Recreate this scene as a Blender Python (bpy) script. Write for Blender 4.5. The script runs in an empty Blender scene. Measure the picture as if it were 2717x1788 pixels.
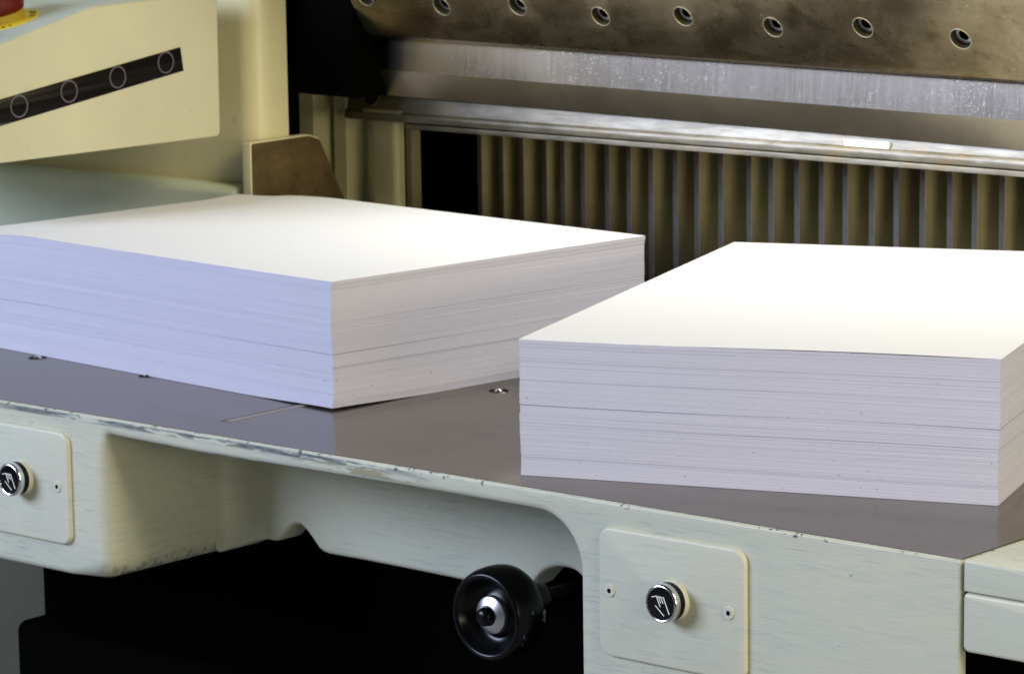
import bpy, bmesh, math, random
from mathutils import Vector, Matrix

random.seed(7)
S = bpy.context.scene
COL = S.collection
PI = math.pi

# ------------------------------------------------------------------ camera
cam_d = bpy.data.cameras.new('camera')
cam = bpy.data.objects.new('camera', cam_d)
COL.objects.link(cam)
S.camera = cam
cam_d.sensor_width = 36.0
cam_d.sensor_fit = 'HORIZONTAL'
cam_d.lens = 119.3
cam_d.clip_start = 0.05
cam_d.clip_end = 60
_r = Vector((0.75612802, 0.65426384, -0.01446535))
_u = Vector((-0.09732435, 0.13428025, 0.98615252))
_b = Vector((0.64714634, -0.74424972, 0.16520887))
m = Matrix((_r, _u, _b)).transposed().to_4x4()
m.translation = Vector((1.35210, -2.05461, 1.48018))
cam.matrix_world = m
cam_d.dof.use_dof = True
cam_d.dof.focus_distance = 2.62
cam_d.dof.aperture_fstop = 25

# ------------------------------------------------------------------ world, lamps, exposure
w = bpy.data.worlds.new('World')
S.world = w
w.use_nodes = True
w.node_tree.nodes['Background'].inputs[0].default_value = (0.80, 0.90, 1.0, 1)
w.node_tree.nodes['Background'].inputs[1].default_value = 0.035
S.view_settings.view_transform = 'Standard'
S.view_settings.look = 'None'
S.view_settings.exposure = 0
S.view_settings.gamma = 1
S.render.engine = 'CYCLES'


def area_lamp(name, loc, target, sx, sy, power, color):
    d = bpy.data.lights.new(name, 'AREA')
    d.shape = 'RECTANGLE'
    d.size = sx
    d.size_y = sy
    d.energy = power
    d.color = color
    o = bpy.data.objects.new(name, d)
    COL.objects.link(o)
    o.location = loc
    o.rotation_euler = (Vector(target) - Vector(loc)).to_track_quat('-Z', 'Y').to_euler()
    return o


area_lamp('window_light', (-3.4, -3.4, 2.60), (-0.8, 0.1, 0.95), 2.6, 1.6, 300, (0.66, 0.745, 1.0))
area_lamp('ceiling_light', (2.5, -0.50, 3.00), (-0.8, 0.4, 1.0), 1.0, 1.0, 95, (1.0, 0.90, 0.70))
area_lamp('machine_light', (-0.54, 0.545, 1.37), (-0.54, 0.530, 0.9), 1.05, 0.06, 2.6, (1.0, 0.96, 0.86))
area_lamp('fill_light', (2.8, -1.00, 1.30), (-0.8, 0.5, 1.0), 1.8, 0.4, 36, (1.0, 0.90, 0.62))  # warm fill added from the right for side faces and fins


# ------------------------------------------------------------------ node helpers
class NT:
    def __init__(s, name):
        s.m = bpy.data.materials.new(name)
        s.m.use_nodes = True
        s.t = s.m.node_tree
        s.b = s.t.nodes['Principled BSDF']
        s.tc = s.t.nodes.new('ShaderNodeTexCoord')

    def n(s, typ, **kw):
        nd = s.t.nodes.new(typ)
        for k, v in kw.items():
            setattr(nd, k, v)
        return nd

    def l(s, a, b):
        s.t.links.new(a, b)

    def noise(s, scale=(1, 1, 1), detail=4, rough=0.6, rot=(0, 0, 0), loc=(0, 0, 0), dist=0.0):
        mp = s.n('ShaderNodeMapping')
        mp.inputs['Scale'].default_value = scale
        mp.inputs['Rotation'].default_value = rot
        mp.inputs['Location'].default_value = loc
        s.l(s.tc.outputs['Object'], mp.inputs['Vector'])
        nz = s.n('ShaderNodeTexNoise')
        nz.inputs['Scale'].default_value = 1
        nz.inputs['Detail'].default_value = detail
        nz.inputs['Roughness'].default_value = rough
        nz.inputs['Distortion'].default_value = dist
        s.l(mp.outputs[0], nz.inputs['Vector'])
        return nz.outputs['Fac']

    def ramp(s, fac, stops, interp='LINEAR'):
        r = s.n('ShaderNodeValToRGB')
        r.color_ramp.interpolation = interp
        el = r.color_ramp.elements
        while len(el) < len(stops):
            el.new(0.5)
        for e, (p, c) in zip(el, stops):
            e.position = p
            e.color = (c, c, c, 1) if isinstance(c, (int, float)) else (*c, 1)
        s.l(fac, r.inputs[0])
        return r.outputs[0]

    def math(s, op, a, b=None, clamp=False):
        nd = s.n('ShaderNodeMath', operation=op, use_clamp=clamp)
        for i, v in enumerate((a, b)):
            if v is None:
                continue
            if isinstance(v, (int, float)):
                nd.inputs[i].default_value = v
            else:
                s.l(v, nd.inputs[i])
        return nd.outputs[0]

    def mix(s, fac, a, b, blend='MIX'):
        nd = s.n('ShaderNodeMix', data_type='RGBA', blend_type=blend)
        for i, v in ((0, fac), (6, a), (7, b)):
            if isinstance(v, (int, float)):
                nd.inputs[i].default_value = v
            elif isinstance(v, tuple):
                nd.inputs[i].default_value = (*v, 1)
            else:
                s.l(v, nd.inputs[i])
        return nd.outputs[2]

    def col(s, c):
        if isinstance(c, tuple):
            s.b.inputs['Base Color'].default_value = (*c, 1)
        else:
            s.l(c, s.b.inputs['Base Color'])
        return s

    def set(s, **kw):
        for k, v in kw.items():
            i = s.b.inputs[k.replace('_', ' ')]
            if isinstance(v, (int, float)):
                i.default_value = v
            else:
                s.l(v, i)
        return s

    def bump(s, h, strength=0.2, dist=0.001):
        b = s.n('ShaderNodeBump')
        b.inputs['Strength'].default_value = strength
        b.inputs['Distance'].default_value = dist
        s.l(h, b.inputs['Height'])
        s.l(b.outputs[0], s.b.inputs['Normal'])
        return s

    def xyz(s, which='Object'):
        x = s.n('ShaderNodeSeparateXYZ')
        s.l(s.tc.outputs[which], x.inputs[0])
        return x.outputs

    def band(s, v, lo, hi, soft):
        a = s.n('ShaderNodeMapRange', interpolation_type='SMOOTHSTEP')
        s.l(v, a.inputs[0])
        a.inputs[1].default_value = lo - soft
        a.inputs[2].default_value = lo + soft
        b = s.n('ShaderNodeMapRange', interpolation_type='SMOOTHSTEP')
        s.l(v, b.inputs[0])
        b.inputs[1].default_value = hi - soft
        b.inputs[2].default_value = hi + soft
        b.inputs[3].default_value = 1
        b.inputs[4].default_value = 0
        return s.math('MULTIPLY', a.outputs[0], b.outputs[0])


def simple(name, color, rough=0.5, metal=0.0, spec=0.5, coat=0.0):
    k = NT(name).col(color).set(Roughness=rough, Metallic=metal)
    k.b.inputs['Specular IOR Level'].default_value = spec
    k.b.inputs['Coat Weight'].default_value = coat
    return k.m


CREAM = (0.50, 0.505, 0.385)


def brushed_paint(name, worn_edge=False, base=CREAM, amount=1.0, vertical=False):
    """hand-brushed cream enamel: bluish grey streaks where the coat is thin"""
    k = NT(name)
    sc = (24, 24, 120)
    st = k.noise(sc, 5, 0.7, rot=(0, 0.10, 0), dist=0.25)
    sA = k.noise((26, 26, 760), 4, 0.65, rot=(0, -0.12, 0), loc=(3, 1, 7), dist=0.6)
    sB = k.noise((34, 34, 700), 4, 0.65, rot=(0, 0.85, 0), loc=(7, 1, 2), dist=0.6)
    dirm = k.ramp(k.noise((7, 7, 8), 2, 0.5, loc=(5, 5, 9)), [(0.46, 0.0), (0.60, 1.0)])
    st2 = k.math('ADD', k.math('MULTIPLY', sA, k.math('SUBTRACT', 1.0, dirm)), k.math('MULTIPLY', sB, dirm))
    gate = k.ramp(k.noise((5.0, 5.0, 8), 4, 0.6, loc=(1.7, 0, 4)), [(0.38, 0.12), (0.62, 1.0)])
    fine = k.ramp(st2, [(0.52, 0.0), (0.66, 1.0)])
    broad = k.ramp(st, [(0.46, 0.0), (0.75, 1.0)])
    thin = k.math('MULTIPLY', k.math('MULTIPLY', fine, gate), 0.58 * amount)
    wide = k.math('MULTIPLY', broad, 0.34 * amount)
    cloud = k.noise((5, 5, 5), 3, 0.5)
    c = k.mix(k.ramp(cloud, [(0.35, 0.0), (0.7, 1.0)]), base, tuple(v * f for v, f in zip(base, (0.92, 0.95, 1.0))))
    c = k.mix(wide, c, (0.33, 0.37, 0.37))
    c = k.mix(thin, c, (0.17, 0.20, 0.235))
    # chips: small dark spots
    ch = k.ramp(k.noise((95, 95, 120), 2, 0.5, loc=(9, 2, 2)), [(0.735, 0.0), (0.765, 1.0)])
    ch = k.math('MULTIPLY', ch, k.ramp(k.noise((9, 9, 9), 2, 0.5, loc=(4, 4, 0)), [(0.5, 0.0), (0.6, 1.0)]))
    c = k.mix(k.math('MULTIPLY', ch, 0.75), c, (0.10, 0.11, 0.10))
    if worn_edge:
        x, y, z = k.xyz()
        # bare iron under the top edge, and old beige coat showing on the middle of the lip
        n1 = k.noise((16, 16, 130), 4, 0.7, loc=(0, 0, 3))
        n2 = k.noise((30, 30, 260), 3, 0.7, loc=(5, 0, 1))
        run = k.band(x, -0.44, 0.12, 0.10)
        run2 = k.band(x, -0.03, 0.115, 0.04)
        top = k.math('MULTIPLY', k.band(z, 0.8935, 0.8985, 0.0012), k.ramp(n1, [(0.42, 0.0), (0.49, 1.0)]))
        top = k.math('MULTIPLY', top, run)
        tan = k.math('MULTIPLY', k.band(z, 0.8875, 0.8935, 0.0012), k.ramp(n1, [(0.50, 1.0), (0.55, 0.0)]))
        tan = k.math('MULTIPLY', tan, run2)
        c = k.mix(k.math('MULTIPLY', tan, 0.95), c, (0.27, 0.245, 0.15))
        c = k.mix(k.math('MULTIPLY', top, k.ramp(n2, [(0.35, 0.55), (0.6, 1.0)])), c, (0.060, 0.068, 0.085))
        nick = k.math('MULTIPLY', k.band(z, 0.8965, 0.905, 0.0012), k.ramp(k.noise((170, 170, 200), 2, 0.5, loc=(3, 9, 9)), [(0.58, 0.0), (0.64, 0.9)]))
        nick = k.math('MULTIPLY', nick, k.ramp(k.noise((12, 12, 12), 2, 0.5, loc=(1, 2, 8)), [(0.45, 0.0), (0.55, 1.0)]))
        c = k.mix(nick, c, (0.05, 0.055, 0.06))
        lowe = k.math('MULTIPLY', k.band(z, 0.8815, 0.8850, 0.0010), k.ramp(n2, [(0.40, 0.0), (0.6, 0.8)]))
        lowe = k.math('MULTIPLY', lowe, k.math('MULTIPLY', k.band(y, -0.32, -0.285, 0.002), k.band(x, -0.26, 0.25, 0.02)))
        c = k.mix(lowe, c, (0.15, 0.17, 0.18))
        # grime low on the corner of the box beside the opening
        gr = k.math('MULTIPLY', k.band(x, -0.285, -0.262, 0.012), k.band(z, 0.73, 0.757, 0.010))
        gr = k.math('MULTIPLY', gr, k.ramp(k.noise((120, 120, 60), 3, 0.7), [(0.48, 0.0), (0.62, 0.9)]))
        c = k.mix(gr, c, (0.07, 0.07, 0.05))
    k.col(c)
    k.set(Roughness=k.ramp(st, [(0.3, 0.38), (0.7, 0.55)]))
    h = k.math('ADD', k.math('MULTIPLY', st2, 0.6), k.math('MULTIPLY', st, 0.6))
    k.bump(h, 0.28, 0.0009)
    return k.m


def enamel(name, base, rough=0.35, spots=0.5, scale=30, spotcol=(0.16, 0.13, 0.05)):
    k = NT(name)
    c = k.mix(k.ramp(k.noise((6, 6, 6), 4, 0.6), [(0.3, 0.0), (0.7, 1.0)]), base, tuple(v * 0.86 for v in base))
    sp = k.ramp(k.noise((scale,) * 3, 3, 0.6, loc=(2, 7, 1)), [(0.66, 0.0), (0.76, 1.0)])
    c = k.mix(k.math('MULTIPLY', sp, spots), c, spotcol)
    k.col(c).set(Roughness=rough)
    k.bump(k.noise((160, 160, 160), 2, 0.5), 0.06, 0.0006)
    return k.m


M_cast = brushed_paint('brushed_cream_paint', worn_edge=True)
M_plate = brushed_paint('brushed_cream_plate', amount=0.55, base=(0.52, 0.52, 0.40))
M_ext = brushed_paint('brushed_cream_board', amount=0.6, base=(0.54, 0.545, 0.42))
M_enamel = enamel('cream_enamel', (0.66, 0.60, 0.345), 0.34, 0.40, 46)
M_enamel2 = enamel('cream_enamel_dirty', (0.70, 0.66, 0.40), 0.42, 0.5, 40)
M_panel = enamel('cream_panel', (0.57, 0.55, 0.375), 0.5, 0.12, 50)
M_lid = enamel('pale_grey_enamel', (0.46, 0.52, 0.46), 0.4, 0.15, 30)
M_green = enamel('grey_green_enamel', (0.74, 0.79, 0.58), 0.14, 0.15, 30)
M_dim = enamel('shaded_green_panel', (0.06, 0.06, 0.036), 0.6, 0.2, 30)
M_black = simple('shade_black', (0.0009, 0.0009, 0.0007), 0.9, 0, 0.02)  # near-black colour standing in for deep shade, as under the table
M_bore = simple('shaded_bore', (0.05, 0.042, 0.018), 0.5, 0.3, 0.3)  # bore walls coloured dark for the shade inside them
M_rim = simple('worn_bore_edge', (0.50, 0.44, 0.32), 0.42, 0.7)
M_bolt = simple('dark_bolt_steel', (0.34, 0.34, 0.36), 0.35, 0.9)
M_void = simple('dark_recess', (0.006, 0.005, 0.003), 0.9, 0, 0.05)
M_bake = simple('black_bakelite', (0.002, 0.002, 0.0025), 0.27, 0, 0.22)
M_face = simple('black_button_face', (0.003, 0.003, 0.004), 0.12, 0, 0.2, 0.0)
M_white = simple('white_print', (0.78, 0.80, 0.76), 0.5)
M_label = simple('white_label', (0.93, 0.93, 0.86), 0.4)
M_chrome = simple('chrome', (0.72, 0.72, 0.72), 0.20, 1.0)
M_alu = simple('aluminium', (0.62, 0.62, 0.62), 0.34, 1.0)
M_glass = simple('black_glass_strip', (0.006, 0.005, 0.005), 0.06, 0, 0.5)
M_ring = simple('violet_grey_print', (0.12, 0.10, 0.125), 0.5)
M_red = simple('red_plastic', (0.10, 0.004, 0.002), 0.55, 0, 0.2)
M_yellow = simple('yellow_label', (0.62, 0.48, 0.015), 0.5)
M_ochre = simple('yellow_plastic', (0.34, 0.23, 0.008), 0.45)
M_ink = simple('dark_print', (0.05, 0.045, 0.01), 0.6)
M_hex = simple('dark_hole', (0.004, 0.003, 0.002), 0.8, 0, 0.1)
M_ball = simple('polished_ball', (0.85, 0.83, 0.78), 0.10, 1.0)
M_strip = enamel('beige_strip', (0.27, 0.225, 0.18), 0.4, 0.3, 60)


def steel_table():
    k = NT('ground_steel')
    a = k.noise((14, 190, 60), 5, 0.65, rot=(0, 0, 0.62), dist=0.2)
    b = k.noise((3.5, 12, 3), 3, 0.55, rot=(0, 0, 0.62))
    c = k.mix(k.ramp(a, [(0.35, 0.0), (0.65, 1.0)]), (0.26, 0.242, 0.208), (0.35, 0.325, 0.275))
    c = k.mix(k.math('MULTIPLY', k.ramp(b, [(0.35, 0.0), (0.7, 1.0)]), 0.45), c, (0.37, 0.345, 0.30))
    k.b.inputs['Specular Tint'].default_value = (0.75, 0.73, 0.72, 1)
    k.col(c).set(Metallic=0.92, Roughness=k.ramp(a, [(0.3, 0.15), (0.7, 0.21)]))
    k.bump(a, 0.05, 0.0004)
    return k.m


def knife_steel(name, base, rough, specks, vert=True, metal=1.0):
    k = NT(name)
    g = k.noise((330, 40, 10), 4, 0.65, rot=(0, 0.12, 0))
    cl = k.noise((9, 9, 14), 3, 0.55)
    c = k.mix(k.ramp(g, [(0.3, 0.0), (0.7, 1.0)]), base, tuple(v * 0.94 for v in base))
    c = k.mix(k.math('MULTIPLY', k.ramp(cl, [(0.38, 0.0), (0.66, 1.0)]), 0.75), c, tuple(v * 0.7 for v in base))
    s = k.ramp(k.noise((430, 430, 520), 2, 0.5, loc=(0, 3, 8)), [(0.625, 0.0), (0.67, 1.0)])
    s = k.math('MULTIPLY', s, k.ramp(k.noise((14, 14, 22), 3, 0.6, loc=(8, 3, 1)), [(0.40, 0.0), (0.58, 1.0)]))
    s = k.math('MULTIPLY', s, specks)
    c = k.mix(s, c, (0.9, 0.85, 0.72))
    k.col(c).set(Metallic=k.math('MULTIPLY_ADD', s, -0.8) if False else metal,
                 Roughness=k.ramp(g, [(0.3, rough), (0.7, rough + 0.04)]))
    k.bump(g, 0.006, 0.0003)
    return k.m


def oily_iron():
    k = NT('oily_brown_iron')
    a = k.noise((13, 13, 20), 6, 0.68, dist=0.4)
    b = k.noise((60, 60, 90), 4, 0.65, loc=(3, 3, 3))
    base = k.mix(k.ramp(a, [(0.34, 0.0), (0.66, 1.0)]), (0.165, 0.135, 0.078), (0.29, 0.25, 0.165))
    st = k.math('MULTIPLY', k.ramp(b, [(0.54, 0.0), (0.68, 1.0)]), k.ramp(a, [(0.42, 1.0), (0.6, 0.2)]))
    base = k.mix(k.math('MULTIPLY', st, 0.55), base, (0.12, 0.075, 0.022))
    s = k.ramp(k.noise((240, 240, 240), 2, 0.5, loc=(1, 8, 5)), [(0.735, 0.0), (0.76, 1.0)])
    base = k.mix(k.math('MULTIPLY', s, 0.75), base, (0.70, 0.64, 0.48))
    k.col(base).set(Metallic=0.97, Roughness=k.ramp(a, [(0.3, 0.20), (0.7, 0.34)]))
    k.bump(k.math('ADD', k.math('MULTIPLY', a, 0.5), k.math('MULTIPLY', b, 0.4)), 0.10, 0.001)
    return k.m


def clamp_iron():
    k = NT('worn_pale_iron')
    a = k.noise((18, 18, 150), 5, 0.68, dist=0.3)
    b = k.noise((22, 22, 30), 4, 0.6, loc=(2, 5, 5))
    c = k.mix(k.ramp(a, [(0.36, 0.0), (0.66, 1.0)]), (0.16, 0.142, 0.10), (0.34, 0.315, 0.25))
    c = k.mix(k.math('MULTIPLY', k.ramp(b, [(0.55, 0.0), (0.70, 1.0)]), 0.6), c, (0.30, 0.21, 0.09))
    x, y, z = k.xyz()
    # shade painted in: the bar darkens toward its left end
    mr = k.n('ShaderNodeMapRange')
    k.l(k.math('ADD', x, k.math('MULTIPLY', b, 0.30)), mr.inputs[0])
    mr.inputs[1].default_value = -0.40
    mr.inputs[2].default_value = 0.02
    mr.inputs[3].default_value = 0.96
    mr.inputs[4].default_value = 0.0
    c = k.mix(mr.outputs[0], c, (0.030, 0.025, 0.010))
    k.col(c).set(Metallic=0.35, Roughness=0.42)
    k.bump(a, 0.10, 0.0006)
    return k.m


def brown_plate():
    k = NT('worn_brown_plate')
    a = k.noise((24, 24, 24), 5, 0.65, dist=0.3)
    c = k.mix(k.ramp(a, [(0.35, 0.0), (0.66, 1.0)]), (0.06, 0.037, 0.012), (0.125, 0.085, 0.032))
    x, y, z = k.xyz()
    ln = k.band(k.math('SUBTRACT', z, k.math('MULTIPLY', y, 0.02)), 1.0344, 1.0350, 0.0003)
    c = k.mix(k.math('MULTIPLY', ln, 0.35), c, (0.5, 0.45, 0.36))
    k.col(c).set(Roughness=0.5, Metallic=0.2)
    return k.m


def fin_paint():
    k = NT('olive_fin_paint')
    a = k.noise((10, 10, 60), 4, 0.6)
    c = k.mix(k.ramp(a, [(0.3, 0.0), (0.7, 1.0)]), (0.42, 0.375, 0.205), (0.52, 0.47, 0.27))
    oi = k.n('ShaderNodeObjectInfo')
    c = k.mix(k.ramp(oi.outputs['Random'], [(0.0, 0.75), (0.30, 0.25), (1.0, 0.0)]), c, (0.17, 0.135, 0.08))
    k.col(c).set(Roughness=0.62)
    return k.m


def fin_edge():
    k = NT('bare_fin_edge')
    a = k.noise((120, 120, 90), 4, 0.6, rot=(0, 0.6, 0))
    c = k.mix(k.ramp(a, [(0.3, 0.0), (0.7, 1.0)]), (0.11, 0.10, 0.10), (0.185, 0.173, 0.178))
    oi = k.n('ShaderNodeObjectInfo')
    c = k.mix(k.math('MULTIPLY', oi.outputs['Random'], 0.6), c, (0.10, 0.085, 0.06))
    k.col(c).set(Roughness=0.5, Metallic=0.25)
    return k.m


def paper(name, seed, tint):
    k = NT(name)
    x, y, z = k.xyz()
    f1 = k.noise((0.5, 0.5, 2100), 1, 0.4, loc=(0, 0, seed))
    f2 = k.noise((0.6, 0.6, 700), 2, 0.5, loc=(0, 0, seed * 2.3))
    f3 = k.noise((0.5, 0.5, 120), 2, 0.5, loc=(0, 0, seed * 5.1))
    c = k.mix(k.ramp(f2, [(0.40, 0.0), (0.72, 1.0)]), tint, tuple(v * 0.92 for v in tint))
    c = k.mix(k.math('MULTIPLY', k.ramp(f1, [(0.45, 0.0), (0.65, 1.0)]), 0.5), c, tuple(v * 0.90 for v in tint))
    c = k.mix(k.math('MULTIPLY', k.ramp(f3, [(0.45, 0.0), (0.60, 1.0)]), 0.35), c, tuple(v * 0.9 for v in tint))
    sp = k.ramp(k.noise((330, 330, 330), 1, 0.4, loc=(seed, 0, 0)), [(0.765, 0.0), (0.785, 1.0)])
    low = k.n('ShaderNodeMapRange')
    k.l(z, low.inputs[0])
    low.inputs[1].default_value = 0.0
    low.inputs[2].default_value = 0.10
    low.inputs[3].default_value = 1.0
    low.inputs[4].default_value = 0.25
    c = k.mix(k.math('MULTIPLY', sp, k.math('MULTIPLY', low.outputs[0], 0.8)), c, (0.10, 0.09, 0.08))
    k.col(c).set(Roughness=0.75)
    k.b.inputs['Specular IOR Level'].default_value = 0.25
    k.bump(k.math('ADD', f1, k.math('MULTIPLY', f2, 1.4)), 0.34, 0.0007)
    return k.m


M_steel = steel_table()
M_knife = knife_steel('ground_knife_face', (0.245, 0.215, 0.175), 0.19, 0.36)
M_bevel = knife_steel('ground_knife_bevel', (0.46, 0.41, 0.30), 0.30, 0.15)
M_oily = oily_iron()
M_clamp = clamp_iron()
M_brown = brown_plate()
M_fin = fin_paint()
M_finedge = fin_edge()
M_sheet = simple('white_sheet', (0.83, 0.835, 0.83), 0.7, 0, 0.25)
M_floor = enamel('concrete', (0.20, 0.20, 0.18), 0.7, 0.3, 20)


# ------------------------------------------------------------------ object helpers
ANCH = {}


def thing(name, label, cat, loc, group=None):
    o = bpy.data.objects.new(name, None)
    COL.objects.link(o)
    o.location = loc
    o.empty_display_size = 0.05
    o['label'] = label
    o['category'] = cat
    if group:
        o['group'] = group
    ANCH[o.name] = Vector(loc)
    return o


def obj(name, bm, mats, parent=None, sharp=32, smooth=True, label=None):
    """link a bmesh built in world coordinates as one mesh object under parent"""
    if not isinstance(mats, (list, tuple)):
        mats = [mats]
    a = ANCH[parent.name] if parent else Vector((0, 0, 0))
    bmesh.ops.recalc_face_normals(bm, faces=bm.faces)
    bmesh.ops.translate(bm, verts=bm.verts, vec=-a)
    me = bpy.data.meshes.new(name)
    bm.to_mesh(me)
    bm.free()
    for mt in mats:
        me.materials.append(mt)
    if smooth:
        me.shade_smooth()
        me.set_sharp_from_angle(angle=math.radians(sharp))
    o = bpy.data.objects.new(name, me)
    COL.objects.link(o)
    if parent:
        o.parent = parent
    ANCH[o.name] = a
    if label:
        o['label'] = label
    return o


def struct(name, bm, mats):
    o = obj(name, bm, mats)
    o['kind'] = 'structure'
    return o


def copy_part(o, parent, d):
    """a copy of a part and of its sub-parts, moved by d within its thing"""
    c = o.copy()
    COL.objects.link(c)
    c.parent = parent
    c.location = Vector(o.location) + Vector(d)
    for ch in list(o.children):
        k = ch.copy()
        COL.objects.link(k)
        k.parent = c
    return c


def box(bm, x0, x1, y0, y1, z0, z1, bev=0.0, seg=2):
    vs = [bm.verts.new((x, y, z)) for z in (z0, z1) for y in (y0, y1) for x in (x0, x1)]
    fs = [(0, 1, 3, 2), (4, 6, 7, 5), (0, 4, 5, 1), (2, 3, 7, 6), (0, 2, 6, 4), (1, 5, 7, 3)]
    faces = [bm.faces.new([vs[i] for i in f]) for f in fs]
    bmesh.ops.recalc_face_normals(bm, faces=faces)
    if bev:
        es = list({e for f in faces for e in f.edges})
        bmesh.ops.bevel(bm, geom=es, offset=bev, segments=seg, profile=0.5, affect='EDGES')


def rpoly(corners, seg=6):
    """polygon from (a, b, corner radius, rim radius); returns points and rim radii"""
    pts, rims = [], []
    n = len(corners)
    for i, (a, b, r, rim) in enumerate(corners):
        p = Vector((a, b))
        if r <= 1e-6:
            pts.append(p)
            rims.append(rim)
            continue
        q0 = Vector(corners[i - 1][:2])
        q1 = Vector(corners[(i + 1) % n][:2])
        d0 = (q0 - p).normalized()
        d1 = (q1 - p).normalized()
        ang = d0.angle(d1)
        t = r / math.tan(ang / 2)
        c = p + (d0 + d1).normalized() * (r / math.sin(ang / 2))
        s, e = p + d0 * t - c, p + d1 * t - c
        a0 = math.atan2(s.y, s.x)
        a1 = math.atan2(e.y, e.x)
        da = (a1 - a0 + PI) % (2 * PI) - PI
        for k in range(seg + 1):
            th = a0 + da * k / seg
            pts.append(c + Vector((math.cos(th), math.sin(th))) * r)
            rims.append(rim)
    return pts, rims


def rprism(bm, corners, d0, d1, xf, seg=6, rseg=4, both=False, mat=0, capmat=None):
    """prism of a rounded polygon from depth d0 (rounded rim) to d1"""
    pts, rims = rpoly(corners, seg)
    area = sum(pts[i - 1].x * pts[i].y - pts[i].x * pts[i - 1].y for i in range(len(pts)))
    if area < 0:
        pts.reverse()
        rims.reverse()
    n = len(pts)
    nrm = []
    for i in range(n):
        e0 = pts[i] - pts[i - 1]
        e1 = pts[(i + 1) % n] - pts[i]
        n0 = Vector((-e0.y, e0.x)).normalized()
        n1 = Vector((-e1.y, e1.x)).normalized()
        s = n0 + n1
        s = n0 if s.length < 1e-6 else s.normalized()
        nrm.append(s / max(0.45, s.dot(n0)))
    sg = 1 if d1 > d0 else -1

    def loops(end, sgn):
        out = []
        for k in range(rseg + 1):
            t = PI / 2 * k / rseg
            out.append([bm.verts.new(xf(*(p + m_ * (r * (1 - math.cos(t)))), end + sgn * r * (1 - math.sin(t))))
                        for p, m_, r in zip(pts, nrm, rims)])
        return out
    A = loops(d0, sg)
    if both:
        B = loops(d1, -sg)
    else:
        B = [[bm.verts.new(xf(p.x, p.y, d1)) for p in pts]]
    seqs = list(reversed(A)) + B
    for L0, L1 in zip(seqs, seqs[1:]):
        for i in range(n):
            j = (i + 1) % n
            f = bm.faces.new((L0[i], L0[j], L1[j], L1[i]))
            f.material_index = mat
    f0 = bm.faces.new(A[-1])
    f1 = bm.faces.new(B[-1])
    f0.material_index = mat if capmat is None else capmat
    f1.material_index = mat


XZ = lambda a, b, d: (a, d, b)      # outline in x,z ; depth along y
YZ = lambda a, b, d: (d, a, b)      # outline in y,z ; depth along x
XY = lambda a, b, d: (a, b, d)      # outline in x,y ; depth along z


def lathe(bm, prof, origin, ax, seg=48, mat=0, mats=None, sweep=2 * PI, start=0.0):
    """revolve (radius, height) about axis ax through origin"""
    ax = Vector(ax).normalized()
    ux = ax.orthogonal().normalized()
    uy = ax.cross(ux)
    o = Vector(origin)
    full = abs(sweep - 2 * PI) < 1e-6
    cnt = seg if full else seg + 1
    rings = []
    for r, h in prof:
        if r < 1e-7:
            rings.append([bm.verts.new(o + ax * h)])
        else:
            rings.append([bm.verts.new(o + ax * h + (ux * math.cos(start + sweep * k / seg) + uy * math.sin(start + sweep * k / seg)) * r)
                          for k in range(cnt)])
    for q, (a, b) in enumerate(zip(rings, rings[1:])):
        mi = mats[q] if mats else mat
        for k in range(seg):
            j = (k + 1) % cnt
            if len(a) == 1 and len(b) == 1:
                continue
            if len(a) == 1:
                f = bm.faces.new((a[0], b[k], b[j]))
            elif len(b) == 1:
                f = bm.faces.new((a[k], b[0], a[j]))
            else:
                f = bm.faces.new((a[k], b[k], b[j], a[j]))
            f.material_index = mi


def torus_prof(R, r, h=0.0, n=8):
    return [(R + r * math.cos(2 * PI * k / n), h + r * math.sin(2 * PI * k / n)) for k in range(n + 1)]


# ------------------------------------------------------------------ floor
bm = bmesh.new()
box(bm, -6, 3, -4, 5, -0.05, 0.0)
struct('floor', bm, M_floor)

# ------------------------------------------------------------------ worktable
wt = thing('worktable', 'cream brush-painted worktable of the paper cutter with a bare steel top and two hand buttons',
           'worktable', (-0.66, 0.30, 0.0))
bm = bmesh.new()
rprism(bm, [(-1.90, 0.745, 0, .006), (-0.985, 0.745, 0, .007), (-0.929, 0.745, .022, .018), (-0.929, 0.785, 0, .020), (-0.929, 0.866, 0, .017),
            (-0.929, 0.8835, .006, .009), (-0.915, 0.8838, 0, .007), (-0.80, 0.882, 0, .006), (-0.55, 0.884, 0, .006),
            (-0.3655, 0.8835, .046, .006), (-0.3655, 0.42, 0, .006), (0.0, 0.42, 0, .004), (0.0, 0.9, .002, .0018),
            (-1.90, 0.9, 0, .0018)], 0.0, 0.16, XZ, seg=12, rseg=5)
obj('casting', bm, M_cast, wt, 40)

# apron set back between the two boxes, with hand arches
prof = [(-0.929, .7485), (-0.918, .7530), (-0.908, .7573), (-0.8997, .7600), (-0.888, .7625), (-0.8769, .7625), (-0.8715, .7640), (-0.8666, .7672),
        (-0.8614, .7725), (-0.8562, .7778), (-0.851, .7815), (-0.846, .7829), (-0.841, .7828), (-0.8362, .7806), (-0.8313, .7770),
        (-0.8265, .7728), (-0.8217, .7678), (-0.817, .7633), (-0.8125, .7610), (-0.806, .7600), (-0.76, .7605), (-0.70, .7603),
        (-0.64, .7597), (-0.60, .7605), (-0.562, .7640), (-0.555, .7680), (-0.5505, .7725), (-0.5451, .7784), (-0.541, .7820),
        (-0.5354, .7851), (-0.529, .7875), (-0.5221, .7887), (-0.516, .7890), (-0.5107, .7887), (-0.506, .7877), (-0.5023, .7862),
        (-0.496, .7820), (-0.490, .776), (-0.484, .770), (-0.476, .7645), (-0.46, .761), (-0.36, .760)]


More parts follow.
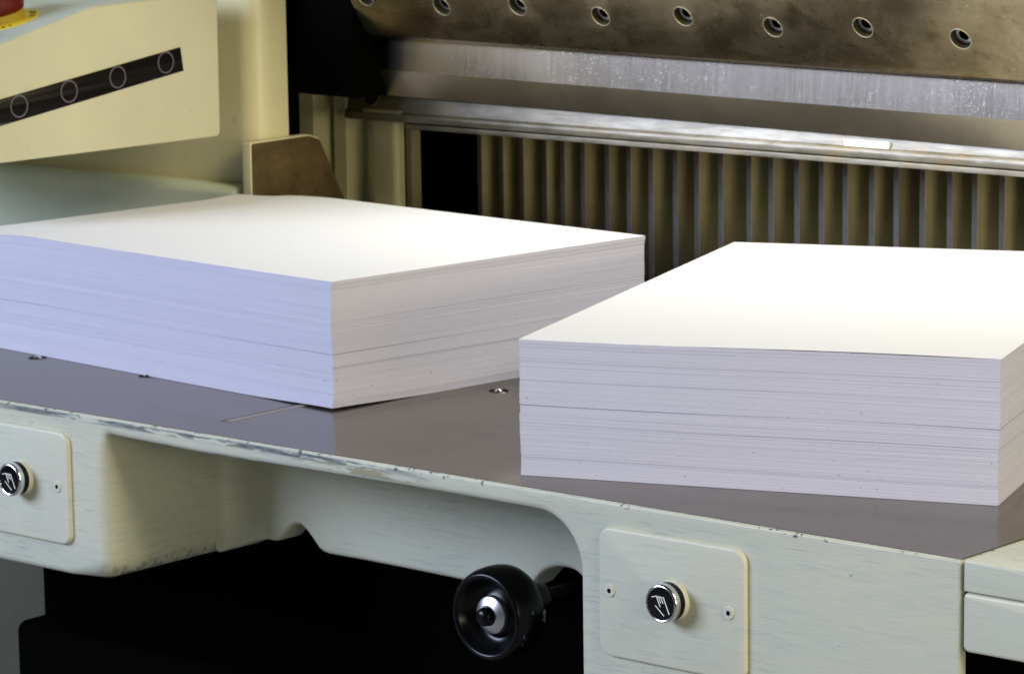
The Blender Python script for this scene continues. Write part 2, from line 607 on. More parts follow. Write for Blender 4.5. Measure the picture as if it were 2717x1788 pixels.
def zb(x):
    for (x0, z0), (x1, z1) in zip(prof, prof[1:]):
        if x0 <= x <= x1:
            return z0 + (z1 - z0) * (x - x0) / (x1 - x0)
    return prof[0][1] if x < prof[0][0] else prof[-1][1]


bm = bmesh.new()
plan = [(-0.9300 + 0.024 * (1 - math.cos(t)), 0.160 - 0.024 * (1 - math.sin(t)), -math.sin(t) * 0 + 0) for t in [PI / 2 * k / 8 for k in range(9)]]
plan = [(p[0], p[1]) for p in plan]
xs = sorted({round(p[0], 5) for p in prof if p[0] > -0.9055} | {-0.9055 + 0.012 * k for k in range(45)})
plan += [(x, 0.160) for x in xs if x > -0.9055]
cols = []
rr = 0.006
for (x, y) in plan:
    zz = zb(x)
    c_ = [(x, y, 0.893), (x, y, 0.86), (x, y, zz + 0.03), (x, y, zz + rr)]
    for k in range(1, 5):
        t = PI / 2 * k / 4
        c_.append((x, y + rr * (1 - math.cos(t)), zz + rr * (1 - math.sin(t))))
    c_ += [(x, 0.19, zz), (x, 0.19, 0.893)]
    cols.append([bm.verts.new(v) for v in c_])
for A, B in zip(cols, cols[1:]):
    for i in range(len(A) - 1):
        bm.faces.new((A[i], B[i], B[i + 1], A[i + 1]))
obj('apron', bm, M_cast, wt, 50)

bm = bmesh.new()
box(bm, -1.90, -0.0010, 0.0035, 1.29, 0.8935, 0.9006, 0.0003, 1)
obj('steel_top', bm, M_steel, wt)

# slot with a beige measuring strip let into the steel
bm = bmesh.new()
rprism(bm, [(-0.8318, .0520, .0005, 0), (-0.8208, .0545, .005, 0), (-0.8208, .60, 0, 0), (-0.8318, .60, 0, 0)], 0.90068, 0.8990, XY, mat=0)
rprism(bm, [(-0.8300, .0535, .0005, 0), (-0.8208, .0560, .004, 0), (-0.8208, .60, 0, 0), (-0.8300, .60, 0, 0)], 0.90076, 0.8990, XY, mat=1)
obj('measuring_strip', bm, [M_hex, M_strip], wt)

# air nozzles: ball valves let into the steel
noz = None
for (nx, ny) in ((-0.7266, 0.3156), (-1.2236, 0.1780), (-1.0561, 0.1730)):
    if noz is None:
        bm = bmesh.new()
        lathe(bm, [(0.0, .90072), (.0086, .90072), (.0096, .9010), (.0104, .9009), (.0110, .9004)], (nx, ny, 0), (0, 0, 1), 40,
              mats=[1, 1, 0, 0])
        noz = obj('air_nozzle', bm, [M_steel, M_hex], wt)
        bm = bmesh.new()
        lathe(bm, [(.0052 * math.cos(t), .8978 + .0052 * math.sin(t)) for t in [PI / 2 * k / 8 for k in range(9)]],
              (nx, ny, 0), (0, 0, 1), 32)
        obj('ball', bm, M_ball, noz)
        n0 = (nx, ny)
    else:
        copy_part(noz, wt, (nx - n0[0], ny - n0[1], 0))

# cover plates with screws
bm = bmesh.new()
rprism(bm, [(-0.3417, .7745, .011, .0022), (-0.1958, .7745, .011, .0022), (-0.1958, .8806, .011, .0022), (-0.3417, .8806, .011, .0022)],
       -0.0046, 0.001, XZ, seg=6, rseg=4)
plate = obj('cover_plate', bm, M_plate, wt, 50)
for sx in (-0.3305, -0.2107):
    bm = bmesh.new()
    lathe(bm, [(0.0054, .0040), (0.0054, .0052), (.0048, .0056), (.0020, .0056)], (sx, 0, .8289), (0, -1, 0), 28, mat=0)
    lathe(bm, [(.0020, .0056), (.0017, .0051), (0, .0051)], (sx, 0, .8289), (0, -1, 0), 6, mat=1)
    obj('screw', bm, [M_plate, M_hex], plate)
copy_part(plate, wt, (-0.7817, 0, 0))

# two-hand cutting buttons with a hand emblem
bx_, bz_ = -0.2662, 0.8308
bm = bmesh.new()
lathe(bm, [(.0166, .0040), (.0166, .0058), (.0161, .0063), (.0164, .0069), (.0159, .0076), (.0161, .0085), (.0157, .0088), (.0155, .0142), (0, .0142)],
      (bx_, 0, bz_), (0, -1, 0), 56, mats=[0, 0, 0, 0, 0, 0, 1, 1])
btn = obj('push_button', bm, [M_plate, M_bake], wt)
bm = bmesh.new()
lathe(bm, [(.0148, .0138), (.0157, .0144), (.0158, .0182), (.0156, .0192), (.0149, .0201), (.0141, .0204), (.0135, .0201), (.0133, .0194), (0, .0194)],
      (bx_, 0, bz_), (0, -1, 0), 56)
obj('bezel', bm, M_chrome, btn)
bm = bmesh.new()
lathe(bm, [(.0132, .0193), (.0130, .0199), (.008, .0201), (0, .0202)], (bx_, 0, bz_), (0, -1, 0), 56)
obj('button_face', bm, M_face, btn)


def hand_symbol(bm):
    P = lambda u, v: (bx_ + (u - 660) / 320 * .0135, bz_ - (v - 880 - .19 * (u - 660)) / 395 * .0135)
    strokes = [[(455, 710), (560, 690), (650, 945)], [(577, 706), (612, 708), (665, 855)], [(630, 714), (664, 716), (720, 865)],
               [(693, 729), (728, 729), (860, 1125)], [(540, 920), (735, 1160)]]
    hw = .00034
    for st in strokes:
        pts = [Vector(P(*q)) for q in st]
        for a, b in zip(pts, pts[1:]):
            d = (b - a).normalized()
            nn = Vector((-d.y, d.x)) * hw
            a2, b2 = a - d * hw * .9, b + d * hw * .9
            q = [a2 + nn, a2 - nn, b2 - nn, b2 + nn]
            f = [bm.verts.new((p.x, -.02036, p.y)) for p in q]
            g = [bm.verts.new((p.x, -.0195, p.y)) for p in q]
            bm.faces.new(f)
            for i in range(4):
                bm.faces.new((f[i], f[(i + 1) % 4], g[(i + 1) % 4], g[i]))


bm = bmesh.new()
hand_symbol(bm)
obj('hand_symbol', bm, M_white, btn, smooth=False)
copy_part(btn, wt, (-0.7763, 0, 0.0008))

# black sheet in place of the shade on the casting's right side
bm = bmesh.new()
box(bm, -.0006, .0012, .008, .159, .425, .8975)
obj('joint_shade', bm, M_black, wt)

# pedestal under the table
bm = bmesh.new()
rprism(bm, [(-1.317, .25, .01, .002), (-0.02, .25, .01, .002), (-0.02, .72, 0, .002), (-1.317, .72, 0, .002)], 0.869, 0.60, XY)
rprism(bm, [(-1.317, .211, .012, .012), (0.0, .211, .012, .012), (0.0, .74, 0, .004), (-1.317, .74, 0, .004)], 0.608, 0.0, XY)
obj('pedestal', bm, M_black, wt, 40)

# ------------------------------------------------------------------ side table at the right
st = thing('side_table', 'cream side table with thick lower rail, joined to the right end of the steel top', 'side table', (0.22, 0.3, 0.0))
bm = bmesh.new()
rprism(bm, [(0.0034, .8774, .0015, .0014), (0.46, .8774, 0, .0014), (0.46, .9012, 0, .0014), (0.0034, .9012, .0020, .0014)], -0.0006, 0.70, XZ, rseg=4)
obj('top_board', bm, M_ext, st, 40)
bm = bmesh.new()
rprism(bm, [(0.0030, .8316, .005, .003), (0.46, .8316, 0, .003), (0.46, .8766, 0, .003), (0.0030, .8766, .004, .003)], -0.0010, 0.05, XZ, rseg=4)
obj('lower_rail', bm, M_ext, st, 40)
bm = bmesh.new()
box(bm, 0.40, 0.45, 0.02, 0.07, 0, 0.8316, .003)
obj('leg', bm, M_ext, st)
bm = bmesh.new()
box(bm, 0.40, 0.45, 0.60, 0.65, 0, 0.8774, .003)
obj('leg', bm, M_ext, st)

# ------------------------------------------------------------------ handwheel under the apron
hw = thing('handwheel', 'small glossy black handwheel with a bright metal hub washer under the table apron', 'handwheel', (-0.5222, 0.06, 0.7645))
hx, hz = -0.5222, 0.7645
OY = (hx, 0.06, hz)
AY = (0, 1, 0)
bm = bmesh.new()
lathe(bm, [(0, .012), (.015, .012), (.0185, .0135), (.0215, .0155), (.0245, .0145), (.0285, .009), (.0322, .0025), (.0340, .0003), (.0360, 0), (.0378, .0012),
           (.0396, .005), (.0410, .0115), (.0414, .019), (.0412, .026), (.0400, .0325), (.0370, .037), (.032, .039), (.02, .040), (0, .040)],
      OY, AY, 72)
obj('rim', bm, M_bake, hw, 50)
bm = bmesh.new()
lathe(bm, [(.0168, .0125), (.0167, .0090), (.0160, .0074), (.0104, .0040), (.0088, .0038), (.0080, .0060), (0, .0060)], OY, AY, 48)
obj('hub_washer', bm, M_alu, hw, 30)
bm = bmesh.new()
lathe(bm, [(.0084, .0062), (.0082, .0000), (.0074, -.0030), (.0050, -.0048), (.0025, -.0054), (0, -.0056)], OY, AY, 36)
obj('hub_bolt', bm, M_bake, hw, 40)
bm = bmesh.new()
lathe(bm, [(0, .039), (.0170, .039), (.0188, .042), (.0192, .052), (.0192, .066), (.0180, .072), (.0150, .075), (.0088, .076), (.0085, .20), (0, .20)], OY, AY, 40)
obj('spindle', bm, M_bake, hw, 40)
# chipped spots on the rim (bare metal showing)
k = NT('chipped_bakelite')
bm = bmesh.new()
random.seed(3)
for q in range(24):
    th = random.uniform(-.10, .13) if q < 18 else random.choice([-.55, -.42, -.3, .2]) + random.uniform(-.05, .05)
    h = random.uniform(.0285, .0325) if q < 18 else random.uniform(.006, .018)
    R_ = .0412 if h > .015 else .0404
    if h > .030:
        R_ = .0402
    a = Vector((math.cos(th) * R_, h, math.sin(th) * R_))
    s_ = random.uniform(.0004, .0013)
    tv = Vector((-math.sin(th), 0, math.cos(th)))
    vv = [Vector(OY) + a + tv * s_ * 1.6 + Vector((0, s_ * .3, 0)), Vector(OY) + a + Vector((0, s_ * .7, 0)), Vector(OY) + a - tv * s_ * 1.5, Vector(OY) + a - Vector((0, s_ * .6, 0))]
    nv = Vector((math.cos(th), 0, math.sin(th))) * .0006
    top = [bm.verts.new(p + nv) for p in vv]
    lo = [bm.verts.new(p - nv * 2) for p in vv]
    bm.faces.new(top)
    for i in range(4):
        bm.faces.new((top[i], top[(i + 1) % 4], lo[(i + 1) % 4], lo[i]))
obj('worn_spots', bm, M_alu, hw, smooth=False)


# ------------------------------------------------------------------ paper stacks
def paper_stack(label, base, u, v, W, Dp, H, seed, layers, steps, sag, lift, lean):
    """a lift of cut sheets: each layer gets its own small shift, with groups pushed in or out"""
    rnd = random.Random(seed)
    B = Vector((*base, 0.9008))
    u = Vector((*u, 0)).normalized()
    v = Vector((*v, 0)).normalized()
    t = thing('paper_stack', label, 'paper stack', B, 'stacks of blank white paper on the cutter table')
    nu, nv = 30, 24
    per = []
    for i in range(nu):
        per.append((i / nu, 0, 0, -1))
    for i in range(nv):
        per.append((1, i / nv, 1, 0))
    for i in range(nu):
        per.append((1 - i / nu, 1, 0, 1))
    for i in range(nv):
        per.append((0, 1 - i / nv, -1, 0))

    def ztop(a, b):
        return H - sag(a, b)

    def pos(a, b, du, dv, zf, wob):
        z = zf * ztop(a, b) + wob
        z += lift(a, b) * (1 - zf) ** 6
        p = B + u * (a * W + du) + v * (b * Dp + dv)
        p.z += z
        return p
    # profile of offsets
    offs = []
    cu = cv = cw = cx_ = 0.0
    k = 0
    zf = 0.0
    fr = []
    while k < layers:
        fr.append(k / layers)
        k += 1
    fr.append(1.0)
    drift = lambda f: sum(s_ * (1 if f > f0 else 0) for f0, s_ in steps)
    bm = bmesh.new()
    prev = None
    cu2 = cv2 = cu1 = cv1 = 0.0
    for k in range(layers):
        f0, f1 = fr[k], fr[k + 1]
        if rnd.random() < 0.07:
            cu1, cv1, cu2, cv2 = [rnd.gauss(0, .00013) for _ in range(4)]
        j = [rnd.gauss(0, .000025) for _ in range(4)]
        gap = 0.0
        for g0, gd in steps:
            if f0 <= g0 < f1:
                gap = gd
        lo, hi = [], []
        ph = rnd.uniform(0, 6.28)
        for (a, b, na, nb) in per:
            e = 0.0
            for (aa, bb, ww) in ((0, 0, 0), ):
                e += 0
            du = dv = 0.0
            if nb < 0 or (a in (0, 1) and b == 0):
                pass
            # side shifts blended to a corner-consistent field
            du += ((cu1 + j[0]) * a + (cu2 + j[1]) * (1 - a)) * 2.4
            dv += (cv1 + j[2]) * b + (cv2 + j[3]) * (1 - b)
            fade = .25 + .75 * abs(math.sin(a * 2.3 + b * 1.9 + ph)) if gap else 0.0
            du += gap * fade * (0.5 - a) * 2
            dv += gap * fade * (0.5 - b) * 2
            lu, lv = lean(f0, a, b)
            du += lu
            dv += lv
            wv = .00030 * math.sin(a * 7 + f0 * 9 + seed) * math.sin(b * 5 + f0 * 4) * math.sin(PI * f0)
            lo.append(bm.verts.new(pos(a, b, du, dv, f0, wv)))
            hi.append(bm.verts.new(pos(a, b, du, dv, f1, wv * (0.99 if k < layers - 1 else 0))))
        n = len(per)
        for i in range(n):
            q = (i + 1) % n
            bm.faces.new((lo[i], lo[q], hi[q], hi[i]))
            if prev:
                bm.faces.new((prev[i], prev[q], lo[q], lo[i]))
        if prev is None:
            bm.faces.new(list(reversed(lo)))
        prev = hi
    bm.faces.new(prev)
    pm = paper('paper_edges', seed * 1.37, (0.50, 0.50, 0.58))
    obj('sheets', bm, pm, t, 25)
    # top sheet: a slightly wavy grid
    bm = bmesh.new()
    G = 36
    g = []
    lu, lv = 0, 0
    for i in range(G + 1):
        row = []
        for jx in range(G + 1):
            a, b = i / G, jx / G
            lu, lv = lean(1.0, a, b)
            p = B + u * (a * W + lu + (a - .5) * .0002) + v * (b * Dp + lv + (b - .5) * .0002)
            p.z += ztop(a, b) + .00025 + .0004 * (math.sin(a * 5 + seed) * math.sin(b * 4 + 1) + 1) * .5
            row.append(bm.verts.new(p))
        g.append(row)
    for i in range(G):
        for jx in range(G):
            bm.faces.new((g[i][jx], g[i + 1][jx], g[i + 1][jx + 1], g[i][jx + 1]))
    ex = bmesh.ops.extrude_face_region(bm, geom=list(bm.faces))
    for el in ex['geom']:
        if isinstance(el, bmesh.types.BMVert):
            el.co.z -= .00022
    obj('top_sheet', bm, M_sheet, t, 40)
    return t


sm = lambda x: 0 if x < 0 else (1 if x > 1 else x * x * (3 - 2 * x))

# right stack: nearest the camera
paper_stack('nearer right-hand stack of blank white paper at the steel table front edge', (-0.4574, 0.0350), (0.9407, 0.3389), (-0.3389, 0.9407),
            0.4034, 0.596, 0.1142, 11, 150,
            [(0.86, .0003), (0.70, .0004), (0.52, .0012), (0.44, .0003), (0.38, .0008), (0.365, .0003), (0.135, .0004), (0.12, .0005), (0.108, .0003), (0.94, .0003), (0.97, .0003)],
            lambda a, b: -.0030 * a + .0006 * math.sin(a * 6.3) * (1 - b),
            lambda a, b: 0.0,
            lambda f, a, b: ((.0014 * f * f - .0004 * math.sin(f * 9)) * a + (.0003 * math.sin(f * 11)) * (1 - a), (.0004 * math.sin(f * 8 + 1)) * (1 - b)))


def left_sag(a, b):
    edge = (.0064 - .0024 * b - .0018 * sm((b - .8) / .1) * sm((1 - b) / .06)) * sm((a - .78) / .22)
    corner = .0030 * sm((a - .90) / .10) * sm((b - .90) / .10)
    return edge + corner + .0007 * math.sin(a * 4) * (1 - b)


# left stack: u runs left along the near face, v to the back
paper_stack('farther left-hand stack of blank white paper, its back corner by the brown guide plate', (-0.7820, 0.1495), (-0.9961, 0.0886), (0.1113, 0.9938),
            0.592, 0.4044, 0.1195, 5, 150,
            [(0.245, .0004), (0.43, .0014), (0.49, .0004), (0.64, .0005), (0.78, .0003), (0.93, .0005), (0.11, .0003)],
            left_sag,
            lambda a, b: .0022 * sm(1 - a / .22) * sm(1 - b / .3),
            lambda f, a, b: ((.0016 * math.sin(f * 2.6) - .0008 * sm((f - .92) / .05) + .0010 * sm((.07 - f) / .05)) * (1 - a), (-.0014 * sm((.10 - f) / .06) + .0004 * math.sin(f * 7) - .0003 * sm((f - .93) / .04)) * (1 - b)))

# ------------------------------------------------------------------ knife beam
kb = thing('knife_beam', 'oily brown knife beam with recessed bolts holding a long bright steel blade', 'knife beam', (-0.66, 0.735, 1.10))
TILT = 0.0122          # the knife hangs a little higher at its left end
sh = lambda x: -(x + 0.415) * TILT
X0, X1 = -1.264, 0.03
A_ = math.radians(30)
ca, sa = math.cos(A_), math.sin(A_)
# carrier section (y, z) at x = -0.415 ; front face overhangs, leaning forward as it rises
zb0 = 1.1741
sec = [(0.7392, zb0), (0.722, zb0 + .0005), (0.7125, zb0 + .0045), (0.7075, zb0 + .0115)]
f0 = Vector((0.7075, zb0 + .0115))
f1 = f0 + Vector((-sa, ca)) * 0.150
sec += [(f1.x, f1.y), (0.80, f1.y), (0.80, zb0 + .06), (0.7500, zb0 + .03)]
bm = bmesh.new()
NX = 24
rows = []
for i in range(NX + 1):
    x = X0 + (X1 - X0) * i / NX
    rows.append([bm.verts.new((x, y, z + sh(x))) for y, z in sec])
for A, B in zip(rows, rows[1:]):
    for i in range(len(sec)):
        j = (i + 1) % len(sec)
        bm.faces.new((A[i], A[j], B[j], B[i]))
bm.faces.new(rows[0])
bm.faces.new(rows[-1])
carrier = obj('carrier', bm, [M_oily, M_bore], kb, 25)
# bolt bores: cut with a boolean, then the cutters are removed
HX = [(-0.458 + 0.1117 * k, .0362 + .0064 * (k % 2)) for k in range(0, -8, -1)] + [(-0.458 + 0.1117 * k, .0362 + .0064 * (k % 2)) for k in (1, 2, 3, 4)]
nrm = Vector((0, -ca, -sa))
up = Vector((0, -sa, ca))
cents = []
bmc = bmesh.new()
for hx_, d in HX:
    p = Vector((hx_, f0.x, f0.y + sh(hx_))) + up * d
    cents.append(p)
    lathe(bmc, [(0, -.026), (.0112, -.026), (.0112, .02), (0, .02)], p, nrm, 40)
bmesh.ops.recalc_face_normals(bmc, faces=bmc.faces)
bmesh.ops.translate(bmc, verts=bmc.verts, vec=-ANCH[kb.name])
mc = bpy.data.meshes.new('bore_cutter')
bmc.to_mesh(mc)
bmc.free()
mc.materials.append(M_oily)
mc.materials.append(M_bore)
for pl in mc.polygons:
    pl.material_index = 1
oc = bpy.data.objects.new('bore_cutter', mc)
COL.objects.link(oc)
oc.parent = kb
md = carrier.modifiers.new('bores', 'BOOLEAN')
md.operation = 'DIFFERENCE'
md.solver = 'EXACT'
md.object = oc
bpy.context.view_layer.update()
dg = bpy.context.evaluated_depsgraph_get()
new = bpy.data.meshes.new_from_object(carrier.evaluated_get(dg))
carrier.modifiers.clear()
carrier.data = new
new.set_sharp_from_angle(angle=math.radians(25))
bpy.data.objects.remove(oc)
bolt0 = None
for p in cents:
    if bolt0 is None:
        bm = bmesh.new()
        lathe(bm, [(.0102, -.0255), (.0102, -.0085), (.0096, -.0072), (.0080, -.0068), (.0060, -.0070)], p, nrm, 36, mat=0)
        lathe(bm, [(.0060, -.0070), (.0056, -.0078), (.0056, -.014), (0, -.014)], p, nrm, 6, mat=1)
        bolt0 = obj('bolt', bm, [M_bolt, M_hex], kb)
        # bright chamfer of the bore
        bm = bmesh.new()
        lathe(bm, torus_prof(.01145, .00040, .0000), p, nrm, 48)
        obj('bore_rim', bm, M_rim, bolt0)
        q0 = p
    else:
        copy_part(bolt0, kb, p - q0)
# black block standing in for the shade at the beam's left end
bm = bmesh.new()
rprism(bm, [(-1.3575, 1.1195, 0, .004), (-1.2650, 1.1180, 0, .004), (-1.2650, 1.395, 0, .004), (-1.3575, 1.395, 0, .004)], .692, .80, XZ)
obj('shade_block', bm, M_black, kb, 40)
# knife: flat face and ground bevel
ks = [(0.7398, 1.19), (0.7352, 1.1371), (0.7460, 1.1072), (0.7466, 1.1072), (0.7530, 1.19)]
bm = bmesh.new()
rows = []
for i in range(NX + 1):
    x = X0 + (X1 - X0) * i / NX
    rows.append([bm.verts.new((x, y, z + sh(x))) for y, z in ks])
for A, B in zip(rows, rows[1:]):
    for i in range(len(ks)):
        j = (i + 1) % len(ks)
        f = bm.faces.new((A[i], A[j], B[j], B[i]))
        f.material_index = 1 if i == 1 else 0
bm.faces.new(rows[0])
bm.faces.new(rows[-1])
obj('blade', bm, [M_knife, M_bevel], kb, 10)

# ------------------------------------------------------------------ paper clamp
pc = thing('paper_clamp', 'worn pale iron clamp bar running just below and behind the cutting blade', 'clamp bar', (-0.66, 0.78, 1.081))
cs = [(0.7475, 1.0876), (0.7440, 1.0885), (0.7432, 1.0925), (0.7434, 1.0955), (0.7446, 1.0976), (0.7468, 1.0990), (0.7500, 1.1090), (0.7530, 1.1290), (0.80, 1.1290), (0.80, 1.0876)]


def xsec(bm, sec, x0, x1, n=2, mat=0):
    rows = []
    for i in range(n + 1):
        x = x0 + (x1 - x0) * i / n
        rows.append([bm.verts.new((x, y, z)) for y, z in sec])
    for A, B in zip(rows, rows[1:]):
        for i in range(len(sec)):
            j = (i + 1) % len(sec)
            f = bm.faces.new((A[i], A[j], B[j], B[i]))
            f.material_index = mat
    bm.faces.new(rows[0])
    bm.faces.new(rows[-1])


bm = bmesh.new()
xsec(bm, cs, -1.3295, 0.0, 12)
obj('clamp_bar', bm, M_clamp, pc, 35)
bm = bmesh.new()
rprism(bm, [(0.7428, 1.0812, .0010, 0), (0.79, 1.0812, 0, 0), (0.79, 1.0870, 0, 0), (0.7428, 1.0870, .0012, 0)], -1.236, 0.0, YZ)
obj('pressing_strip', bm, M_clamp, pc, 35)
bm = bmesh.new()
rprism(bm, [(0.7425, 1.0965, .001, .0008), (0.76, 1.0965, 0, .0008), (0.76, 1.1010, 0, .0008), (0.7425, 1.1010, .001, .0008)], -1.300, -1.243, YZ)
obj('end_block', bm, enamel('oily_end_block', (0.10, 0.085, 0.05), 0.4, .4, 40), pc, 35)
bm = bmesh.new()
lathe(bm, torus_prof(.0115, .0011, .0), (-1.2930, .7506, 1.1150), (0, -1, 0.2), 40, mat=0)
lathe(bm, [(.0108, .0006), (0, .0006)], (-1.2930, .7506, 1.1150), (0, -1, 0.2), 40, mat=1)
obj('bore', bm, [M_clamp, M_hex], pc)
bm = bmesh.new()
rprism(bm, [(-0.6336, 1.0986, .0012, .0002), (-0.5788, 1.0986, .0012, .0002), (-0.5788, 1.1058, .0012, .0002), (-0.6336, 1.1058, .0012, .0002)], .7446, .7485, XZ)
obj('label_tab', bm, M_label, pc, label='small blank white label on the clamp bar')

# ------------------------------------------------------------------ back gauge with fins
bg = thing('back_gauge', 'comb-like back gauge of many vertical olive fins behind the paper stacks', 'back gauge', (-0.66, 0.93, 0.9))
xr = [-1.2861, -1.2533, -1.2197, -1.1862, -1.1585, -1.1266, -1.0927, -1.0596, -1.0273, -0.9940, -0.9611, -0.9286, -0.8898, -0.8580,
      -0.8248, -0.7912, -0.7586, -0.7258, -0.6926, -0.6593, -0.6260, -0.5928, -0.5603]
while xr[-1] < -0.06:
    xr.append(xr[-1] + 0.0332)
fin0 = None
for i, x in enumerate(xr):
    if fin0 is None:
        bm = bmesh.new()
        rprism(bm, [(x - .0072, .9005, 0, .0005), (x, .9005, 0, .0005), (x, 1.145, 0, .0005), (x - .0072, 1.145, 0, .0005)], .93, 1.05, XZ, rseg=2, mat=0, capmat=1)
        fin0 = obj('fin', bm, [M_fin, M_finedge], bg, 60)
        fx = x
    else:
        copy_part(fin0, bg, (x - fx, 0.0015 * math.sin(i * 2.3), 0))
bm = bmesh.new()
box(bm, -1.30, -0.02, 1.0515, 1.08, .9005, 1.15)
obj('gauge_body', bm, M_fin, bg)

# ------------------------------------------------------------------ side guide plate
sg = thing('side_guide', 'upright guide plate with a worn brown face, sloping rear end and chipped cream front edge', 'side guide', (-1.35, 0.70, 0.9))
out = [(.606, .9008, 0), (.820, .9008, 0), (.7536, .996, 0), (.7165, 1.0665, .006), (.700, 1.0724, .006), (.606, 1.0713, .003)]
bm = bmesh.new()
rprism(bm, [(a, b, r, .0012) for a, b, r in out], -1.3445, -1.3585, YZ, both=True)
obj('guide_body', bm, M_enamel2, sg, 40)
bm = bmesh.new()
rprism(bm, [(a + (.001 if a < .61 else -.001), b - (.0012 if b > 1 else 0), r, .0002) for a, b, r in out], -1.3430, -1.3450, YZ)
obj('wear_plate', bm, M_brown, sg, 40)

# ------------------------------------------------------------------ machine side frame
mf = thing('machine_frame', 'cream enamelled upright side frame of the cutter with stepped columns beside the blade opening', 'machine frame', (-1.6, 0.8, 0.0))
bm = bmesh.new()
rprism(bm, [(-2.40, .632, 0, 0), (-1.361, .632, .026, 0), (-1.361, .6845, .001, 0), (-2.40, .6845, 0, 0)], 1.50, 0.88, XY, seg=10)
obj('post', bm, M_enamel, mf, 40)
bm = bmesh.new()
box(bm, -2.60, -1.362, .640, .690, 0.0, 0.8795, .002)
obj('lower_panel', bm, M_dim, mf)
for (x0, x1, y0, y1, z1, r) in ((-1.4590, -1.4340, .80, .875, 1.40, .002), (-1.4218, -1.4008, .82, .91, 1.40, .0015)):
    bm = bmesh.new()
    rprism(bm, [(x0, y0, r, 0), (x1, y0, r, 0), (x1, y1, 0, 0), (x0, y1, 0, 0)], z1, .5, XY)
    obj('column', bm, M_enamel2, mf, 40)
bm = bmesh.new()
rprism(bm, [(-1.3600, .82, .003, 0), (-1.3215, .82, .008, 0), (-1.3215, .834, 0, 0), (-1.3600, .834, 0, 0)], 1.40, .5, XY)
obj('column', bm, M_enamel2, mf, 40)
bm = bmesh.new()
rprism(bm, [(-1.3430, .86, 0, 0), (-1.3335, .86, .001, 0), (-1.3335, .875, 0, 0), (-1.3430, .875, 0, 0)], 1.40, .8, XY)
obj('edge_strip', bm, enamel('chipped_strip', (0.36, 0.33, 0.20), .5, .8, 70, (0.02, 0.016, 0.008)), mf)
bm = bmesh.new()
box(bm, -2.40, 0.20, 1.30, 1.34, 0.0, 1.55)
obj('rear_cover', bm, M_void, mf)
bm = bmesh.new()
rprism(bm, [(-2.40, 1.40, 0, .01), (0.20, 1.40, 0, .01), (0.20, 1.80, 0, .01), (-2.40, 1.80, 0, .01)], .50, 1.30, XZ)
obj('shade_housing', bm, M_enamel, mf, 40)  # unseen housing, added to shade the knife beam from above
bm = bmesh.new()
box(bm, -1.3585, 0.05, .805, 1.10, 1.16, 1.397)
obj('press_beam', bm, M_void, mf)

# ------------------------------------------------------------------ fence behind the left stack
tf = thing('table_fence', 'low grey-green fence rail with rounded top edge behind the left paper stack', 'fence rail', (-1.9, 0.62, 0.9))
bm = bmesh.new()
rprism(bm, [(-2.60, .9008, 0, .004), (-1.366, .9008, 0, .004), (-1.366, 1.0200, .0140, .0125), (-2.60, 1.0200, 0, .0125)], .606, .634, XZ, seg=8, rseg=6)
obj('rail', bm, M_green, tf, 60)

# ------------------------------------------------------------------ control console
cc = thing('control_console', 'cream control box with slanted black button strip and red stop button on its lid', 'control box', (-1.48, 0.3, 1.08))
prof_c = [(.18, 1.0812, .006), (.5745, 1.0808, .007), (.5755, 1.2385, .004), (.4756, 1.2383, .006), (.3912, 1.2366, .03), (.261, 1.2054, 0), (.18, 1.1860, .008)]
bm = bmesh.new()
rprism(bm, [(a, b, r, .0006) for a, b, r in prof_c], -1.3630, -1.95, YZ)
obj('housing', bm, M_lid, cc, 40)
bm = bmesh.new()
rprism(bm, [(a + (.0004 if a < .2 else 0), b - (.0009 if b > 1.12 else -.0004), r, .0010) for a, b, r in prof_c], -1.3600, -1.3626, YZ)
obj('side_panel', bm, M_panel, cc, 40)
bm = bmesh.new()
box(bm, -1.90, -1.46, .575, .640, 1.10, 1.22)
obj('mounting_arm', bm, M_lid, cc)
bm = bmesh.new()
rprism(bm, [(.5170, 1.1841, 0, .0001), (.5211, 1.1579, 0, .0001), (.195, 1.1114, 0, .0001), (.1945, 1.1391, 0, .0001)], -1.3592, -1.3602, YZ)
strip = obj('button_strip', bm, M_glass, cc)
ring0 = None
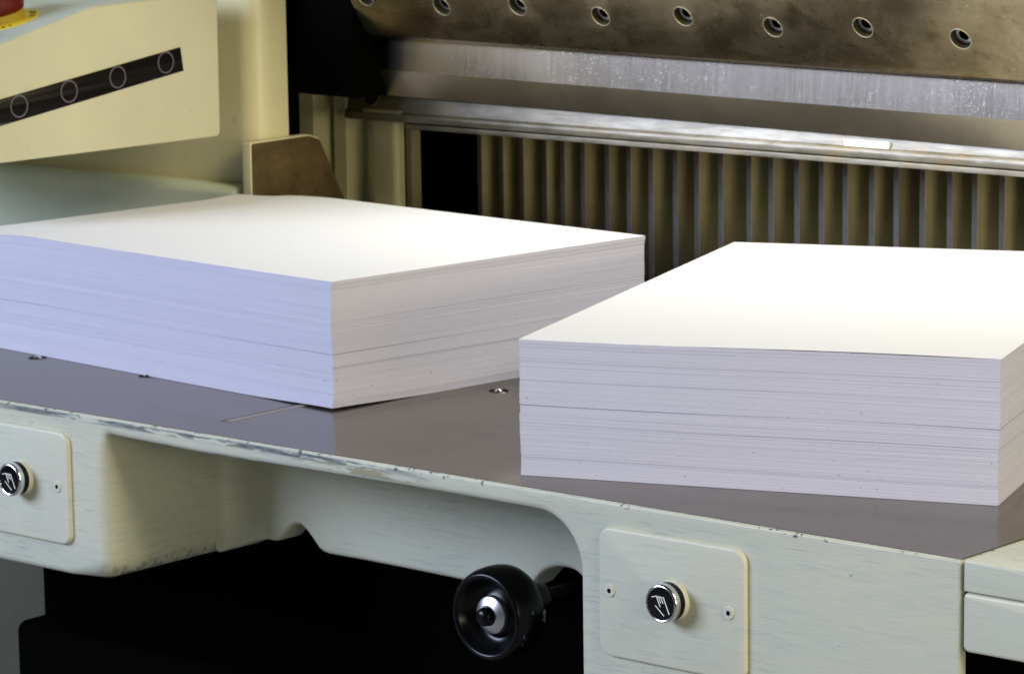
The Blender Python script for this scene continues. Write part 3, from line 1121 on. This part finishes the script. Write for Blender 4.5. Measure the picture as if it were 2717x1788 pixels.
for (y, z) in ((.4943, 1.1690), (.4229, 1.1584), (.3528, 1.1487), (.2828, 1.1388)):
    bm = bmesh.new()
    lathe(bm, [(.0106, .0001), (.0106, .0005), (.0120, .0005), (.0120, .0001)], (-1.3592, y, z), (1, 0, 0), 48)
    obj('button_ring', bm, M_ring, strip)
# emergency stop
ec = Vector((-1.4390, 0.3287, 1.2216))
sn = Vector((0, -.233, .9725)).normalized()
sxv = Vector((1, 0, 0))
syv = sn.cross(sxv)
bm = bmesh.new()
lathe(bm, [(.0285, -.001), (.0285, .0095), (.0272, .0105), (0, .0105)], ec, sn, 48)
es = obj('emergency_button', bm, M_ochre, cc)
bm = bmesh.new()
lathe(bm, [(.0270, .0100), (.0292, .0118), (.0302, .016), (.0292, .023), (.024, .032), (.021, .038), (.012, .041), (0, .0415)], ec, sn, 48)
obj('red_cap', bm, M_red, es, 50)
bm = bmesh.new()
lathe(bm, [(.0430, 0), (.0430, .0008), (.0425, .0010), (0, .0010)], ec, sn, 56)
obj('yellow_label', bm, M_yellow, es, 40)


def arc_text(txt, mid_deg, R, size):
    """letters set round the label, tops toward its middle"""
    bm = bmesh.new()
    step = size * .86 / R
    for i, chh in enumerate(txt):
        cu_ = bpy.data.curves.new('glyph', 'FONT')
        cu_.body = chh
        cu_.size = size
        cu_.align_x = 'CENTER'
        cu_.resolution_u = 2
        cu_.extrude = .0002
        to = bpy.data.objects.new('glyph', cu_)
        me = to.to_mesh()
        th = math.radians(mid_deg) + (i - (len(txt) - 1) / 2) * step
        rad = sxv * math.cos(th) + syv * math.sin(th)
        tang = -sxv * math.sin(th) + syv * math.cos(th)
        vs = [bm.verts.new(ec + rad * (R - v.co.y) + tang * v.co.x + sn * (.0012 + v.co.z)) for v in me.vertices]
        for p in me.polygons:
            try:
                bm.faces.new([vs[q] for q in p.vertices])
            except ValueError:
                pass
        to.to_mesh_clear()
        bpy.data.objects.remove(to)
        bpy.data.curves.remove(cu_)
    return bm


obj('label_text', arc_text('ARRET', -46, .0405, .0092), M_ink, es, smooth=False)
obj('label_text', arc_text('STOP', 48, .0405, .0092), M_ink, es, smooth=False)
